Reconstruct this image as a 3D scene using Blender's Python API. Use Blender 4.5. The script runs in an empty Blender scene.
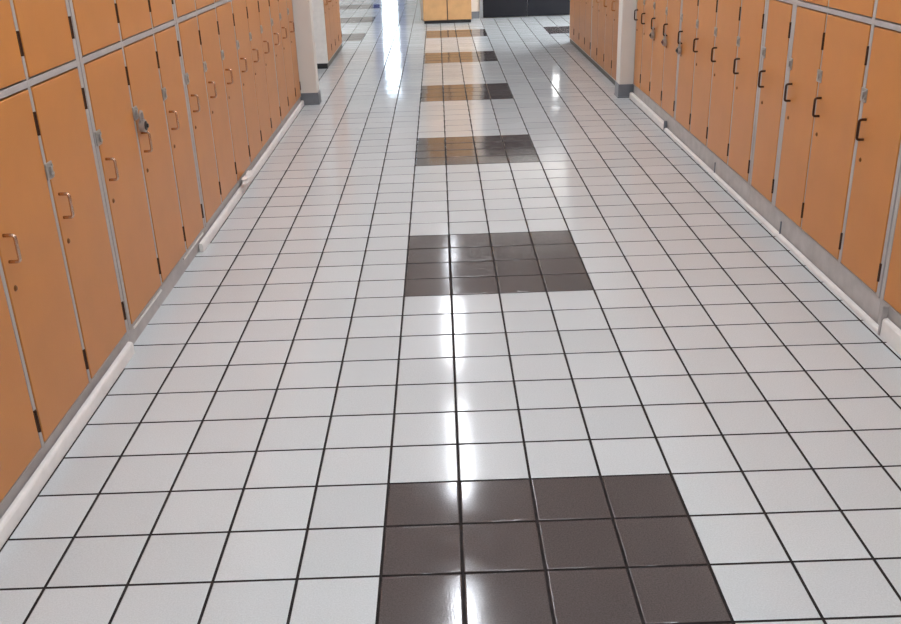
import bpy, bmesh, math, random
from mathutils import Vector, Matrix
random.seed(7)
T = 0.2032                       # one floor tile in metres; all layout below is in tiles
C = bpy.context.scene.collection

# ------------------------------------------------------------------ materials
def newmat(name):
    m = bpy.data.materials.new(name); m.use_nodes = True
    nt = m.node_tree; b = nt.nodes['Principled BSDF']
    return m, nt, b
def plain(name, col, rough=0.5, metal=0.0, noise=0.0, scale=6.0, bump=0.0, bscale=60.0, spec=0.5):
    m, nt, b = newmat(name)
    b.inputs['Base Color'].default_value = (*col, 1); b.inputs['Roughness'].default_value = rough
    b.inputs['Metallic'].default_value = metal; b.inputs['Specular IOR Level'].default_value = spec
    tc = nt.nodes.new('ShaderNodeTexCoord')
    if noise:
        n = nt.nodes.new('ShaderNodeTexNoise'); n.inputs['Scale'].default_value = scale
        n.inputs['Detail'].default_value = 5
        nt.links.new(tc.outputs['Object'], n.inputs['Vector'])
        mr = nt.nodes.new('ShaderNodeMapRange'); mr.inputs[1].default_value = .3; mr.inputs[2].default_value = .7
        mr.inputs[3].default_value = 1 - noise; mr.inputs[4].default_value = 1 + noise
        nt.links.new(n.outputs['Fac'], mr.inputs[0])
        mx = nt.nodes.new('ShaderNodeVectorMath'); mx.operation = 'SCALE'
        mx.inputs[0].default_value = col; nt.links.new(mr.outputs[0], mx.inputs['Scale'])
        nt.links.new(mx.outputs[0], b.inputs['Base Color'])
    if bump:
        n2 = nt.nodes.new('ShaderNodeTexNoise'); n2.inputs['Scale'].default_value = bscale
        nt.links.new(tc.outputs['Object'], n2.inputs['Vector'])
        bp = nt.nodes.new('ShaderNodeBump'); bp.inputs['Strength'].default_value = bump
        bp.inputs['Distance'].default_value = 0.002
        nt.links.new(n2.outputs['Fac'], bp.inputs['Height']); nt.links.new(bp.outputs[0], b.inputs['Normal'])
    return m
def tile_mat(name, col, vary, speck, rough_lo, rough_hi):
    m, nt, b = newmat(name); L = nt.links.new
    geo = nt.nodes.new('ShaderNodeNewGeometry'); tc = nt.nodes.new('ShaderNodeTexCoord')
    r = nt.nodes.new('ShaderNodeMapRange'); r.inputs[3].default_value = 1 - vary; r.inputs[4].default_value = 1 + vary
    L(geo.outputs['Random Per Island'], r.inputs[0])
    n = nt.nodes.new('ShaderNodeTexNoise'); n.inputs['Scale'].default_value = 260; n.inputs['Detail'].default_value = 3
    L(tc.outputs['Object'], n.inputs['Vector'])
    s = nt.nodes.new('ShaderNodeMapRange'); s.inputs[1].default_value = .3; s.inputs[2].default_value = .7
    s.inputs[3].default_value = 1 - speck; s.inputs[4].default_value = 1 + speck
    L(n.outputs['Fac'], s.inputs[0])
    mu = nt.nodes.new('ShaderNodeMath'); mu.operation = 'MULTIPLY'; L(r.outputs[0], mu.inputs[0]); L(s.outputs[0], mu.inputs[1])
    v = nt.nodes.new('ShaderNodeVectorMath'); v.operation = 'SCALE'; v.inputs[0].default_value = col
    L(mu.outputs[0], v.inputs['Scale']); L(v.outputs[0], b.inputs['Base Color'])
    w = nt.nodes.new('ShaderNodeTexNoise'); w.inputs['Scale'].default_value = 14; w.inputs['Detail'].default_value = 6
    L(tc.outputs['Object'], w.inputs['Vector'])
    q = nt.nodes.new('ShaderNodeMapRange'); q.inputs[1].default_value = .35; q.inputs[2].default_value = .68
    q.inputs[3].default_value = rough_lo; q.inputs[4].default_value = rough_hi
    L(w.outputs['Fac'], q.inputs[0]); L(q.outputs[0], b.inputs['Roughness'])
    b.inputs['Specular IOR Level'].default_value = .36
    b.inputs['Coat Weight'].default_value = .15; b.inputs['Coat Roughness'].default_value = .035; b.inputs['Coat IOR'].default_value = 1.5
    o = nt.nodes.new('ShaderNodeTexNoise'); o.inputs['Scale'].default_value = 190; o.inputs['Detail'].default_value = 3
    L(tc.outputs['Object'], o.inputs['Vector'])
    bp = nt.nodes.new('ShaderNodeBump'); bp.inputs['Strength'].default_value = .10; bp.inputs['Distance'].default_value = .001
    L(o.outputs['Fac'], bp.inputs['Height']); L(bp.outputs[0], b.inputs['Normal']); L(bp.outputs[0], b.inputs['Coat Normal'])
    return m
def emit(name, col, strength):
    m, nt, b = newmat(name)
    b.inputs['Base Color'].default_value = (.8, .8, .8, 1); b.inputs['Emission Color'].default_value = (*col, 1)
    b.inputs['Emission Strength'].default_value = strength
    return m
def glass(name, tint=(.93, .97, 1)):
    m = bpy.data.materials.new(name); m.use_nodes = True; nt = m.node_tree; nt.nodes.clear()
    o = nt.nodes.new('ShaderNodeOutputMaterial'); t = nt.nodes.new('ShaderNodeBsdfTransparent')
    g = nt.nodes.new('ShaderNodeBsdfGlossy'); g.inputs['Roughness'].default_value = .02
    f = nt.nodes.new('ShaderNodeFresnel'); x = nt.nodes.new('ShaderNodeMixShader')
    t.inputs[0].default_value = (*tint, 1)
    nt.links.new(f.outputs[0], x.inputs[0]); nt.links.new(t.outputs[0], x.inputs[1]); nt.links.new(g.outputs[0], x.inputs[2])
    nt.links.new(x.outputs[0], o.inputs[0])
    return m

M = dict(
    tile=tile_mat('white_glazed_tile', (.595, .630, .645), .035, .08, .06, .13),
    dark=tile_mat('charcoal_glazed_tile', (.090, .076, .074), .07, .20, .045, .11),
    grout=plain('dark_grout', (.024, .020, .020), .8, noise=.35, scale=30, spec=.15),
    door=plain('orange_paint', (.53, .205, .044), .36, noise=.05, scale=5, bump=.15, bscale=220),
    fardoor=plain('orange_brown_paint', (.40, .150, .034), .42, noise=.10, scale=9, bump=.2, bscale=120),
    frame=plain('grey_enamel', (.41, .375, .36), .45, noise=.06, scale=12),
    carcass=plain('gap_shade', (.10, .06, .04), .7),  # dark base colour stands in for shade in the door gaps
    plinth=plain('grey_plinth_paint', (.45, .42, .405), .5, noise=.12, scale=14),
    blackplinth=plain('black_plinth', (.012, .012, .014), .4),
    bronze=plain('dark_bronze', (.055, .022, .012), .45, metal=.5),
    lit_bronze=plain('lit_bronze_wire', (.62, .44, .34), .22, metal=.95),
    rust=plain('rusty_brass', (.20, .085, .03), .4, metal=.6),
    steel=plain('brushed_steel', (.42, .40, .38), .38, metal=.75, noise=.15, scale=60),
    blackdial=plain('black_dial', (.015, .015, .017), .3),
    lockred=plain('maroon_dial', (.10, .025, .03), .3),
    white=plain('white_trim_paint', (.84, .81, .78), .42, noise=.05, scale=20),
    wall=plain('cream_wall_paint', (.74, .70, .645), .6, noise=.02, scale=4),
    cove=plain('blue_grey_vinyl', (.17, .185, .21), .4, noise=.06, scale=15),
    cabinet=plain('tan_wood', (.66, .375, .165), .4, noise=.10, scale=7),
    doorblack=plain('charcoal_door_paint', (.011, .0115, .016), .55, spec=.25),
    doorframe=plain('grey_door_frame', (.30, .32, .34), .45),
    ceiling=plain('ceiling_board', (.78, .77, .75), .85, noise=.04, scale=60),
    housing=plain('white_fixture_metal', (.75, .75, .74), .4),
    alu=plain('aluminium', (.45, .47, .5), .35, metal=.8),
    glass=glass('clear_glass'), glare_tint=glass('glare_tint_glass', (.09, .115, .20)),  # sidelight tint invented to give the floor glare a dim halo
    concrete=plain('outdoor_concrete', (.45, .45, .46), .8, noise=.1, scale=2),
    lamp=emit('lamp_diffuser', (.885, .93, 1.0), 45.0),
    dimlamp=emit('dim_lamp_diffuser', (.885, .93, 1.0), 7.0),
    vision=emit('lit_window_glass', (1.0, 1.0, .98), 3.0),
)

# ------------------------------------------------------------------ mesh helpers
class MB:
    def __init__(s): s.bm = bmesh.new()
    def box(s, x0, x1, y0, y1, z0, z1, bev=0.0, seg=2):
        x0, x1 = sorted((x0, x1)); y0, y1 = sorted((y0, y1)); z0, z1 = sorted((z0, z1))
        t = bmesh.new()
        bmesh.ops.create_cube(t, size=1)
        for v in t.verts:
            v.co = Vector(((x0+x1)/2 + v.co.x*(x1-x0), (y0+y1)/2 + v.co.y*(y1-y0), (z0+z1)/2 + v.co.z*(z1-z0)))
        if bev: bmesh.ops.bevel(t, geom=t.edges[:], offset=bev, segments=seg, profile=.5, affect='EDGES')
        s.merge(t); return s
    def merge(s, t):
        me = bpy.data.meshes.new('tmp'); t.to_mesh(me); t.free(); s.bm.from_mesh(me); bpy.data.meshes.remove(me)
    def tube(s, pts, r, n=8):
        pts = [Vector(p) for p in pts]; rings = []; up = None
        for i, p in enumerate(pts):
            d = (pts[min(i+1, len(pts)-1)] - pts[max(i-1, 0)]).normalized()
            if up is None:
                up = d.orthogonal().normalized()
            up = (up - d*up.dot(d)).normalized(); w = d.cross(up)
            rings.append([s.bm.verts.new(p + (up*math.cos(a) + w*math.sin(a))*r) for a in (2*math.pi*k/n for k in range(n))])
        for a, b in zip(rings, rings[1:]):
            for k in range(n):
                s.bm.faces.new((a[k], a[(k+1) % n], b[(k+1) % n], b[k]))
        s.bm.faces.new(rings[0][::-1]); s.bm.faces.new(rings[-1]); return s
    def lathe(s, c, axis, prof, n=20):
        """prof: (distance along axis, radius) pairs about a centre c"""
        c = Vector(c); a = Vector(axis).normalized(); u = a.orthogonal().normalized(); w = a.cross(u); rings = []
        for d, r in prof:
            rings.append([s.bm.verts.new(c + a*d + (u*math.cos(t) + w*math.sin(t))*r) for t in (2*math.pi*k/n for k in range(n))])
        for p, q in zip(rings, rings[1:]):
            for k in range(n): s.bm.faces.new((p[k], p[(k+1) % n], q[(k+1) % n], q[k]))
        s.bm.faces.new(rings[0][::-1]); s.bm.faces.new(rings[-1]); return s
    def prism(s, prof, y0, y1):
        """prof: closed (x, z) outline swept along y"""
        a = [s.bm.verts.new((x, y0, z)) for x, z in prof]; b = [s.bm.verts.new((x, y1, z)) for x, z in prof]; n = len(prof)
        for k in range(n): s.bm.faces.new((a[k], a[(k+1) % n], b[(k+1) % n], b[k]))
        s.bm.faces.new(a[::-1]); s.bm.faces.new(b); return s
    def build(s, name, mat, parent=None, origin=None, smooth=False):
        bmesh.ops.recalc_face_normals(s.bm, faces=s.bm.faces[:])
        vs = [v.co.copy() for v in s.bm.verts]
        if origin is None:
            lo = Vector([min(v[i] for v in vs) for i in range(3)]); hi = Vector([max(v[i] for v in vs) for i in range(3)])
            origin = Vector(((lo.x+hi.x)/2, (lo.y+hi.y)/2, lo.z))
        origin = Vector(origin)
        for v in s.bm.verts: v.co = (v.co - origin)*T
        me = bpy.data.meshes.new(name); s.bm.to_mesh(me); s.bm.free()
        if smooth:
            for p in me.polygons: p.use_smooth = True
        for m in (mat if isinstance(mat, list) else [mat]): me.materials.append(m)
        o = bpy.data.objects.new(name, me); C.objects.link(o)
        o.location = origin*T
        if parent is not None:
            o.parent = parent
            o.location = origin*T - world_loc(parent)
        return o
def world_loc(o):
    v = o.location.copy()
    while o.parent is not None:
        o = o.parent; v += o.location
    return v
def tag(o, label=None, cat=None, group=None, kind=None):
    if label: o['label'] = label
    if cat: o['category'] = cat
    if group: o['group'] = group
    if kind: o['kind'] = kind
    return o
def thing(name, loc, label, cat, group=None):
    o = bpy.data.objects.new(name, None); C.objects.link(o); o.location = Vector(loc)*T; o.empty_display_size = .1
    return tag(o, label, cat, group)
def struct(o): o['kind'] = 'structure'; return o
def bx(name, mat, *a, parent=None, bev=0):
    return MB().box(*a, bev=bev).build(name, mat, parent)

# ------------------------------------------------------------------ floor: individually edged tiles over dark grout
COLS = {-4: -4.088, -3: -3.079, -2: -2.037, -1: -1.005, 0: .0166, 1: 1.018, 2: 2.026, 3: 3.026, 4: 4.026, 5: 5.035, 6: 6.036, 7: 7.023, 8: 8.029}
def cx(c):
    if c in COLS: return COLS[c]
    return c - .088 if c < 0 else c + .029
GAP, BEV, DEP = .0128, .024, .022
def in_floor(c, r):
    if r < 47: return -7 <= c <= 10
    if r < 62: return -18 <= c <= 17
    return -18 <= c <= -1
fb = bmesh.new()
for c in range(-18, 18):
    for r in range(-33, 106):
        if not in_floor(c, r): continue
        dark = (c % 8) in (0, 1, 2, 3) and ((r - 7) % 11) in (0, 1, 2, 3)
        if not (0 <= c < 4) and r < 48: dark = False
        x0, x1, y0, y1 = cx(c)+GAP, cx(c+1)-GAP, r+GAP, r+1-GAP
        if c == 8 and r < 28: x1 = 8.79                       # cut tiles along the skirting
        if c == 9 and r < 28: x0, x1 = 8.815, 9.2
        if c == -5 and (r < 4 or 11 <= r < 29): x0 = -4.952
        elif c == -5 and r < 29: x0 = -5.2
        dz = random.uniform(-.002, .002); tx = random.uniform(-.006, .006); ty = random.uniform(-.006, .006)
        def V(x, y, z):
            z2 = z + dz + tx*(x-(x0+x1)/2) + ty*(y-(y0+y1)/2) if z > -.005 else z
            return fb.verts.new((x*T, y*T, z2*T))
        b = BEV
        lo = [V(x0, y0, -DEP), V(x1, y0, -DEP), V(x1, y1, -DEP), V(x0, y1, -DEP)]
        mi = [V(x0+b*.25, y0+b*.25, -.0055), V(x1-b*.25, y0+b*.25, -.0055), V(x1-b*.25, y1-b*.25, -.0055), V(x0+b*.25, y1-b*.25, -.0055)]
        hi = [V(x0+b, y0+b, 0), V(x1-b, y0+b, 0), V(x1-b, y1-b, 0), V(x0+b, y1-b, 0)]
        fs = [fb.faces.new(hi)]
        for A, B in ((lo, mi), (mi, hi)):
            for k in range(4): fs.append(fb.faces.new((A[k], A[(k+1) % 4], B[(k+1) % 4], B[k])))
        for k, f in enumerate(fs): f.material_index = 2 if 1 <= k <= 4 else (1 if dark else 0)
z = -.020*T
for (x0, x1, y0, y1) in ((-7.2, 11.1, -33, 47), (-18.2, 18.2, 47, 62), (-18.2, -.1, 62, 106)):
    f = fb.faces.new([fb.verts.new(p) for p in ((x0*T, y0*T, z), (x1*T, y0*T, z), (x1*T, y1*T, z), (x0*T, y1*T, z))]); f.material_index = 2
me = bpy.data.meshes.new('floor'); fb.to_mesh(me); fb.free()
for k in ('tile', 'dark', 'grout'): me.materials.append(M[k])
for p in me.polygons: p.use_smooth = True
floor = bpy.data.objects.new('floor', me); C.objects.link(floor); struct(floor)
wn = floor.modifiers.new('weighted', 'WEIGHTED_NORMAL'); wn.weight = 80; wn.keep_sharp = False
struct(bx('floor_slab', M['concrete'], -19, 19, -33.5, 107, -1, -.03))

# ------------------------------------------------------------------ room shell
CH = 13.3
def wall(name, x0, x1, y0, y1, z1=CH):
    return struct(bx(name, M['wall'], x0, x1, y0, y1, -.02, z1))
wall('wall_left', -7.6, -7.05, -33, 47)
wall('wall_right', 10.95, 11.5, -33, 47)
wall('wall_rear', -7.6, 11.5, -33.6, -33)
wall('wall_left_hall', -18.6, -18.1, 46.5, 106)
wall('wall_left_corner', -18.1, -7.05, 46.5, 47)
wall('wall_right_corner', 10.95, 18.6, 46.5, 47)
wall('wall_right_hall', 18.1, 18.6, 47, 62.6)
wall('wall_back_left', -.45, .05, 62.6, 106)
# wall around the dark back door; box behind it added to block outside light
struct(MB().box(-.45, 4.0, 62, 62.6, -.02, CH).box(11.2, 18.6, 62, 62.6, -.02, CH).box(4.0, 11.2, 62, 62.6, 10.6, CH).box(3.9, 11.3, 62.32, 62.6, -.02, CH).build('wall_back', M['wall']))
# far glazed end
GX0, GX1, GY, GZ = -7.1, -2.85, 105, 12.4
struct(MB().box(-18.6, GX0, GY, GY+.6, -.02, CH).box(GX1, .05, GY, GY+.6, -.02, CH).box(GX0, GX1, GY, GY+.6, GZ, CH).build('wall_far', M['wall']))
ceil = MB().box(-19, 19, -34, 107, CH, CH+.4)
for k in range(-34, 107, 6): ceil.box(-18, 18, k-.06, k+.06, CH-.03, CH)
struct(ceil.build('ceiling', M['ceiling']))
struct(bx('added_soffit_3', M['wall'], -7.05, -5.12, -6, 29.2, 9.02, CH))  # unseen soffits over the lockers, added to hide hall lamps from floor reflections
struct(bx('added_soffit_4', M['wall'], 9.0, 10.95, -6, 28.3, 9.02, CH))
struct(bx('added_soffit_1', M['wall'], -7.05, -5.1, 39.38, 47, 9.02, CH))
struct(bx('added_soffit_2', M['wall'], 8.78, 10.95, 29.1, 47, 9.02, CH))
# pillars with vinyl base
struct(MB().box(-7.05, -4.36, 29.2, 29.9, .0, CH, bev=.04).build('pillar_left', M['wall']))
struct(MB().box(8.40, 10.95, 28.3, 29.1, .0, CH, bev=.04).build('pillar_right', M['wall']))
def cove(name, x0, x1, y0, y1, h):
    m = MB().box(x0-.035, x1+.035, y0-.035, y1+.035, .0, h, bev=.02).box(x0-.06, x1+.06, y0-.06, y1+.06, 0, .06, bev=.02)
    struct(m.build(name, M['cove']))
cove('baseboard_left_pillar', -7.04, -4.36, 29.2, 29.9, .50)
cove('baseboard_right_pillar', 8.40, 10.94, 28.3, 29.1, .56)
struct(bx('baseboard_back', M['cove'], 3.36, 3.98, 61.9, 62, 0, .5))
struct(bx('baseboard_back_right', M['cove'], 11.22, 18, 61.9, 62, 0, .5))

# ------------------------------------------------------------------ lockers
def rounded(pts, k=3, r=.07):
    """round the inner corners of a polyline"""
    pts = [Vector(p) for p in pts]; out = [pts[0]]
    for a, b, c in zip(pts, pts[1:], pts[2:]):
        d0 = (a-b).normalized()*r; d1 = (c-b).normalized()*r
        for i in range(k+1):
            t = i/k; out.append((b+d0)*(1-t)**2 + b*2*t*(1-t) + (b+d1)*t*t)
    return out + [pts[-1]]
def locker_bank(side, ys, label, group, X, zb, widths=None, uppers=True, plinth='plinth', door='door', ztop=9.0,
                hinge_z=(.66, 4.55), end_panel=None, ends=(.125, .125), hmat=None):
    """side -1: bank on the left (front faces +x); +1: on the right. ys: door boundaries, near to far."""
    sx = -side                                    # direction out of the wall
    def px(n): return X + sx*n                    # n: distance in front of the face
    root = thing('locker_bank', (px(0), (ys[0]+ys[-1])/2, 0), label, 'lockers', group)
    depth = 1.9
    e = .02                                       # slit between neighbouring banks
    y0, y1 = ys[0]+e, ys[-1]-e
    MB().box(px(-.09), px(-depth), y0, y1, zb, ztop).build('carcass', M['carcass'] if end_panel is None else M['carcass'], root)
    pl = MB().box(px(-.02), px(-depth), ys[0]+.004, ys[-1]-.004, 0, zb-.02, bev=.006).build('plinth', M[plinth], root)
    widths = widths or {}
    ws = [ends[0 if i == 0 else 1] if i in (0, len(ys)-1) else widths.get(i, .085) for i in range(len(ys))]
    # frame: stiles and rails, flush with the doors
    f = MB()
    stile = []
    for i, y in enumerate(ys):
        if i == 0: a, b = y0, y0+ws[i]
        elif i == len(ys)-1: a, b = y1-ws[i], y1
        else: a, b = y-ws[i]/2, y+ws[i]/2
        stile.append((a, b)); f.box(px(-.09), px(.018), a, b, zb, ztop, bev=.006, seg=1)
    RZ0, RZ1 = 5.255, 5.355
    rails = [(zb, zb+.03), (ztop-.1, ztop)] + ([(RZ0, RZ1)] if uppers else [])
    for (a, b), (c, d) in zip(stile, stile[1:]):
        for z0, z1 in rails: f.box(px(-.09), px(.016), b-.01, c+.01, z0, z1, bev=.005, seg=1)
    f.build('frame', M['frame'], root)
    if end_panel:
        MB().box(px(.02), px(-depth), y0-.06, y0, zb, ztop).build('end_panel', M[end_panel], root)
    g = .026
    for i in range(len(ys)-1):
        a, b = stile[i][1]+g, stile[i+1][0]-g
        spans = [(zb+.03+g, RZ0-g, True), (RZ1+g, ztop-.1-g, False)] if uppers else [(zb+.03+g, ztop-.1-g, True)]
        for z0, z1, main in spans:
            d = MB().box(px(-.07), px(.025), a, b, z0, z1, bev=.012).build('door', M[door], root)
            hy = b+g/2+.03 if side < 0 else a-g/2-.03              # hinge edge
            ky = a+.17 if side < 0 else b-.22              # handle edge
            pe = a if side < 0 else b                      # lock edge
            q = 1 if side < 0 else -1
            hz = [hinge_z[0], hinge_z[1]] if main else [5.70, ztop-.75]
            for h in hz:
                m = MB(); m.tube([(px(.022), hy, h), (px(.022), hy, h+.35)], .030, 8)
                m.box(px(.018), px(.030), hy-q*.05, hy+q*.02, h+.02, h+.33)
                m.build('hinge', M['bronze'], d)
            if main: hb, ht, kz, pz0, pz1 = 3.19, 3.57, 2.80, 3.86, 4.12
            else: hb, ht, kz, pz0, pz1 = 7.1, 7.5, 6.8, 7.7, 7.95
            po = .18 if side < 0 else .155
            pts = rounded([(px(.02), ky, hb), (px(po), ky, hb), (px(po), ky, ht), (px(.02), ky, ht)], r=.05)
            MB().tube(pts, .026, 8).build('handle', M[hmat] if hmat else M['lit_bronze'] if side < 0 else M['bronze'], d, smooth=True)  # lit left handles painted paler, silhouetted right ones darker
            MB().lathe((px(.02), ky-q*.0, kz), (sx, 0, 0), [(0, .045), (.012, .045), (.018, .032), (.026, .030), (.03, .02)], 12).build('latch_knob', M['rust'], d, smooth=False)
            m = MB().box(px(.02), px(.045), pe-q*.13, pe+q*.12, pz0, pz1, bev=.012)
            m.box(px(.04), px(.075), pe-q*.02, pe+q*.03, pz0+.06, pz1-.06, bev=.01)
            m.lathe((px(.04), pe+q*.075, pz0+.07), (sx, 0, 0), [(0, .03), (.02, .03), (.024, .02)], 10)
            m.lathe((px(.04), pe+q*.075, pz1-.07), (sx, 0, 0), [(0, .03), (.02, .03), (.024, .02)], 10)
            m.build('lock_plate', M['steel'], d)
    return root, pl

LX, RX = -5.08, 8.97
LG, RG = 'orange lockers along the left wall', 'orange lockers along the right wall'
left = [
    ([-5.4, -3.4, -1.35, .69, 2.72, 4.86], 'orange locker bank nearest on the left, dark gaps over full-height white skirting', {}),
    ([4.86, 7.13, 9.24, 11.13], 'left orange locker bank with a padlock, above the stretch missing its white skirting', {}),
    ([11.13, 13.1, 15.22, 17.35], 'left orange locker bank behind the white scrap lying on the skirting', {}),
    ([17.35, 19.42, 21.45, 23.6], 'second orange locker bank before the white pillar on the left wall', {1: .04, 2: .04}),
    ([23.6, 25.55, 27.58, 29.12], 'orange locker bank touching the white pillar on the left', {}),
]
bankroots = []
EN = [(.125, .125), (.125, .13), (.13, .05), (.04, .07), (.07, .08)]
for ys, lab, w in left:
    r, pl = locker_bank(-1, ys, lab, LG, LX, .37, w, ends=EN[len(bankroots)])
    bankroots.append((r, pl))
# pale caulk line left on the plinth where the skirting has come off
for y0, y1 in ((5.15, 7.1), (9.0, 10.9)):
    MB().box(LX-.03, LX+.008, y0, y1, .275, .315).build('caulk_line', M['white'], bankroots[1][0])
right = [
    ([-3.3, -1.3, .7, 2.7, 4.69], 'orange locker bank nearest on the right, beside the steel joint strip', {}),
    ([4.69, 6.57, 8.75, 10.62, 12.5], 'second orange locker bank on the right, with one wide grey stile between doors', {2: .035, 3: .27, 1: .12}),
    ([12.5, 14.5, 16.7, 18.75, 20.85], 'orange locker bank on the right between the wide stile bank and the padlocks', {}),
    ([20.85, 22.9, 24.9, 26.7, 28.2], 'orange locker bank with three padlocks beside the white pillar on the right', {}),
]
rbank = []
for ys, lab, w in right:
    r, pl = locker_bank(1, ys, lab, RG, RX, .56, w, hinge_z=(.86, 4.52)); rbank.append(r)
locker_bank(-1, [39.4, 41.5, 43.5, 45.5, 47.5], 'brownish lockers beyond the left pillar, glossy with black plinth and pale end',
            'lockers beyond the pillars', -5.03, .28, plinth='blackplinth', door='fardoor', hmat='fardoor', end_panel='white')
locker_bank(1, [29.85, 32, 34.1, 36.2, 38.25], 'orange brown lockers just behind the right pillar, on a black plinth',
            'lockers beyond the pillars', 8.74, .24, plinth='blackplinth', door='fardoor', hmat='fardoor')
locker_bank(1, [38.25, 40.35, 42.45, 44.55, 46.6], 'farthest orange brown lockers on the right, ending before the dark doors',
            'lockers beyond the pillars', 8.74, .24, plinth='blackplinth', door='fardoor', hmat='fardoor')

# ------------------------------------------------------------------ skirting strips
def strip(name, xw, xf, y0, y1, h):
    s = 1 if xf > xw else -1; r = min(.05, h*.4)
    prof = [(xw, .003), (xf, .003), (xf, h-r), (xf-s*r*.3, h-r*.3), (xf-s*r, h), (xw, h)]
    return struct(MB().prism(prof, y0, y1).build(name, M['white']))
strip('baseboard_left', LX+.022, -4.965, -6, 4.66, .235)
strip('baseboard_left.001', LX+.022, -4.965, 10.3, 15.3, .215)
strip('baseboard_left.002', LX+.022, -4.965, 15.33, 29.12, .215)
strip('baseboard_right', RX-.022, 8.86, -5, 4.26, .36)
strip('baseboard_right.001', RX-.022, 8.86, 4.34, 9.9, .095)
strip('baseboard_right.002', RX-.022, 8.86, 9.93, 15.6, .095)
strip('baseboard_right.003', RX-.022, 8.86, 15.63, 21.85, .095)
strip('baseboard_right.004', RX-.022, 8.83, 21.9, 28.22, .24)
# joint clips on the right skirting
def clip(y, w, z1, mat, label, d=.13):
    o = MB().box(RX-d, RX-.022, y-w/2, y+w/2, .004, z1, bev=.008).build('joint_strip', mat)
    tag(o, label, 'trim strip', 'joint strips on the right skirting')
clip(4.30, .06, .58, M['frame'], 'pale steel joint strip ending the tall white skirting on the right, nearest')
for y, lab in ((9.915, 'dark joint strip on the low right skirting under the wide stile lockers'),
               (15.615, 'dark joint strip on the right skirting, midway along the low white line')):
    clip(y, .035, .40, M['cove'], lab, d=.055)
clip(21.875, .06, .33, M['cove'], 'grey joint strip capping the thick white skirting near the right pillar')

# white scrap on the left skirting
sc = bmesh.new(); bmesh.ops.create_icosphere(sc, subdivisions=3, radius=1)
for v in sc.verts:
    k = 1 + .22*math.sin(5*v.co.x+1.3)*math.cos(6*v.co.y) + .18*math.sin(7*v.co.z+v.co.y*4)
    v.co = Vector((-4.915 + v.co.x*.10*k, 15.95 + v.co.y*.60*k, .345 + v.co.z*.12*k))
m = MB(); m.merge(sc); o = m.build('paper_scrap', M['white'])
tag(o, 'crumpled white scrap lying on the left skirting under the lockers', 'scrap')

# ------------------------------------------------------------------ padlocks
def padlock(side, x, y, ztop, dial, label, dy=0.0):
    sx = -side
    root = thing('padlock', (x, y, ztop-.40), label, 'padlock', 'padlocks hanging on locker doors')
    MB().lathe((x-sx*.06, y, ztop-.25), (sx, 0, 0), [(.01, .11), (.02, .125), (.11, .125), (.12, .11)], 22).build('lock_body', M['steel'], root)
    MB().lathe((x+sx*.055, y, ztop-.25), (sx, 0, 0), [(0, .095), (.02, .09), (.03, .045), (.055, .04), (.06, .03)], 20).build('dial', dial, root)
    pts = []
    for k in range(13):
        t = math.pi*k/12; pts.append((x, y+.075*math.cos(t), ztop-.04+.075*math.sin(t)))
    pts = [(x, y+.075, ztop-.17)] + pts + [(x, y-.075, ztop-.17)]
    MB().tube(pts, .024, 8).build('shackle', M['steel'], root, smooth=True)
padlock(-1, LX+.12, 7.25, 3.98, M['blackdial'], 'steel padlock with black dial hanging from a left locker lock plate')
padlock(1, RX-.105, 20.85-.02-.125-.026-.22, 3.216, M['blackdial'], 'nearest of three padlocks on the right lockers, at a bank edge')
padlock(1, RX-.105, 22.9-.05-.026-.22, 3.216, M['lockred'], 'middle of three padlocks on the right lockers')
padlock(1, RX-.105, 24.9-.05-.026-.22, 3.216, M['blackdial'], 'farthest of three padlocks on the right lockers, toward the pillar')

# ------------------------------------------------------------------ wooden cabinet at the end
cab = thing('wooden_cabinet', (1.55, 60.4, 0), 'tan two-door wooden cabinet standing at the corridor end left of dark doors', 'cabinet')
CY = 59.35
MB().box(-.2, 3.3, CY+.1, 61.9, .2, 10.2, bev=.01).build('body', M['cabinet'], cab)
MB().box(-.15, 3.25, CY+.02, 61.9, 0, .2).build('plinth', M['blackplinth'], cab)
MB().box(1.5, 1.6, CY+.04, CY+.11, .22, 10.15).build('door_gap_shade', M['carcass'], cab)  # dark strip put in as the shade between the two doors
MB().box(-.28, 3.38, CY-.06, 61.9, 10.2, 10.4, bev=.02).build('top', M['cabinet'], cab)
for a, b, hy in ((-.19, 1.51, 1.35), (1.59, 3.29, 1.75)):
    d = MB().box(a, b, CY, CY+.085, .24, 10.15, bev=.015).build('door', M['cabinet'], cab)
    MB().tube(rounded([(hy, CY+.01, 4.7), (hy, CY-.16, 4.7), (hy, CY-.16, 5.4), (hy, CY+.01, 5.4)]), .03).build('handle', M['steel'], d)

# ------------------------------------------------------------------ dark double doors
dr = thing('door_1', (7.6, 62, 0), 'charcoal double doors in a grey frame at the back wall', 'door'); dr['kind'] = 'structure'
MB().box(4.0, 4.24, 61.9, 62.3, 0, 10.6).box(10.96, 11.2, 61.9, 62.3, 0, 10.6).box(4.24, 10.96, 61.9, 62.3, 10.36, 10.6).build('door_frame', M['doorframe'], dr)
d = MB().box(4.26, 7.58, 61.95, 62.2, .04, 10.34, bev=.01).build('door_leaf', M['doorblack'], dr)
MB().tube([(7.3, 61.93, 4.6), (7.3, 61.8, 4.6), (7.3, 61.8, 5.9), (7.3, 61.93, 5.9)], .05).build('handle', M['steel'], d)
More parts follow.
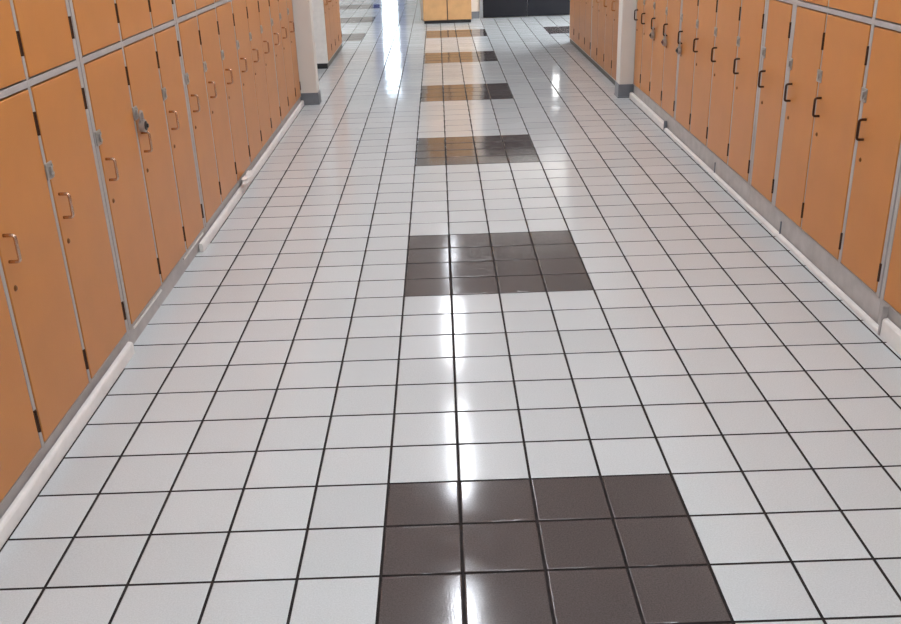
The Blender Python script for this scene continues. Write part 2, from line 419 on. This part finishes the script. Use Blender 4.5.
# right leaf with a narrow lit vision panel
m = MB().box(7.62, 9.55, 61.95, 62.2, .04, 10.34).box(10.05, 10.94, 61.95, 62.2, .04, 10.34).box(9.55, 10.05, 61.95, 62.2, .04, 4.4).box(9.55, 10.05, 61.95, 62.2, 6.2, 10.34)
d = m.build('door_leaf', M['doorblack'], dr)
MB().box(9.55, 10.05, 62.05, 62.1, 4.4, 6.2).build('vision_panel', M['vision'], d)
MB().tube([(7.9, 61.93, 4.6), (7.9, 61.8, 4.6), (7.9, 61.8, 5.9), (7.9, 61.93, 5.9)], .05).build('handle', M['steel'], d)

# ------------------------------------------------------------------ glazed entrance far left, daylight outside
gd = thing('door_2', ((GX0+GX1)/2, GY, 0), 'glazed entrance doors at the far end of the left hall', 'door'); gd['kind'] = 'structure'
f = MB()
for x in (GX0+.12, -5.95, -3.9, GX1-.12): f.box(x-.12, x+.12, GY+.1, GY+.4, 0, GZ)
for z0, z1 in ((0, 1.7), (5.5, 5.7), (GZ-.3, GZ)): f.box(GX0, GX1, GY+.12, GY+.38, z0, z1)
f.build('door_frame', M['alu'], gd)
mid = (GX0+GX1)/2
for a, b, g in ((GX0+.24, -6.07, 'glare_tint'), (-5.83, -4.02, 'glass'), (-3.78, GX1-.24, 'glare_tint')):
    MB().box(a, b, GY+.23, GY+.27, 1.7, GZ-.3).build('pane', M[g], gd)
struct(bx('ground', M['concrete'], -60, 60, 107.2, 260, -1.5, -1.0))

# ------------------------------------------------------------------ ceiling lights
def ceiling_light(x, y0, y1, label, group, axis='y', lamp='lamp'):
    r = thing('ceiling_light', (x, (y0+y1)/2, CH), label, 'ceiling light', group)
    w = .28
    if axis == 'y':
        MB().box(x-w-.06, x+w+.06, y0-.06, y1+.06, CH-.22, CH-.03, bev=.02).build('housing', M['housing'], r)
        MB().box(x-w, x+w, y0, y1, CH-.42, CH-.21, bev=.06).build('diffuser', M[lamp], r)
for k in range(-3, 4):
    a = 7.0 + 11.6*k
    if k < 3: ceiling_light(1.10, a, a+6.6, 'long white ceiling light mirrored as a streak in the corridor floor', 'corridor ceiling lights')
    else: ceiling_light(1.10, a, a+6.6, 'dimmer long ceiling light before the wooden cabinet', 'far corridor ceiling light', lamp='dimlamp')
for y in (50, 64, 78, 92): ceiling_light(-12, y, y+8, 'unseen ceiling light added to brighten the far left hall', 'added far left hall lights')  # invented lamps that brighten the far left floor
for x in (11.8, 14, 16.2): ceiling_light(x, 48.5, 60, 'unseen ceiling light added in the right side hall to brighten the back wall', 'added right hall lights')  # lamps added out of view to lift the back wall

# ------------------------------------------------------------------ sky through the far doors
w = bpy.data.worlds.new('World'); bpy.context.scene.world = w; w.use_nodes = True
bg = w.node_tree.nodes['Background']; bg.inputs['Color'].default_value = (.80, .90, 1.0, 1); bg.inputs['Strength'].default_value = 7.0

# ------------------------------------------------------------------ camera
cam = bpy.data.cameras.new('Camera'); co = bpy.data.objects.new('Camera', cam); C.objects.link(co)
R = ((0.9993909816912503, -0.014432599904933558, -0.031770517373548975),
     (-0.034887479644344375, -0.39427281235949624, -0.9183309932688752),
     (0.0007276525711645165, 0.9188801061586422, -0.39453621003352546))
rt, dn, fw = (Vector(v) for v in R)
mat = Matrix((rt, -dn, -fw)).transposed().to_4x4()
mat.translation = Vector((0.9710109914748574, -11.174884569727192, 7.40809546651262))*T
co.matrix_world = mat
cam.sensor_fit = 'HORIZONTAL'; cam.sensor_width = 36; cam.lens = 36*930.334/901; cam.clip_start = .02; cam.clip_end = 200
sc = bpy.context.scene; sc.camera = co
vs = sc.view_settings; vs.view_transform = 'Standard'; vs.look = 'None'; vs.gamma = 1; vs.use_curve_mapping = False
vs.exposure = 0.0
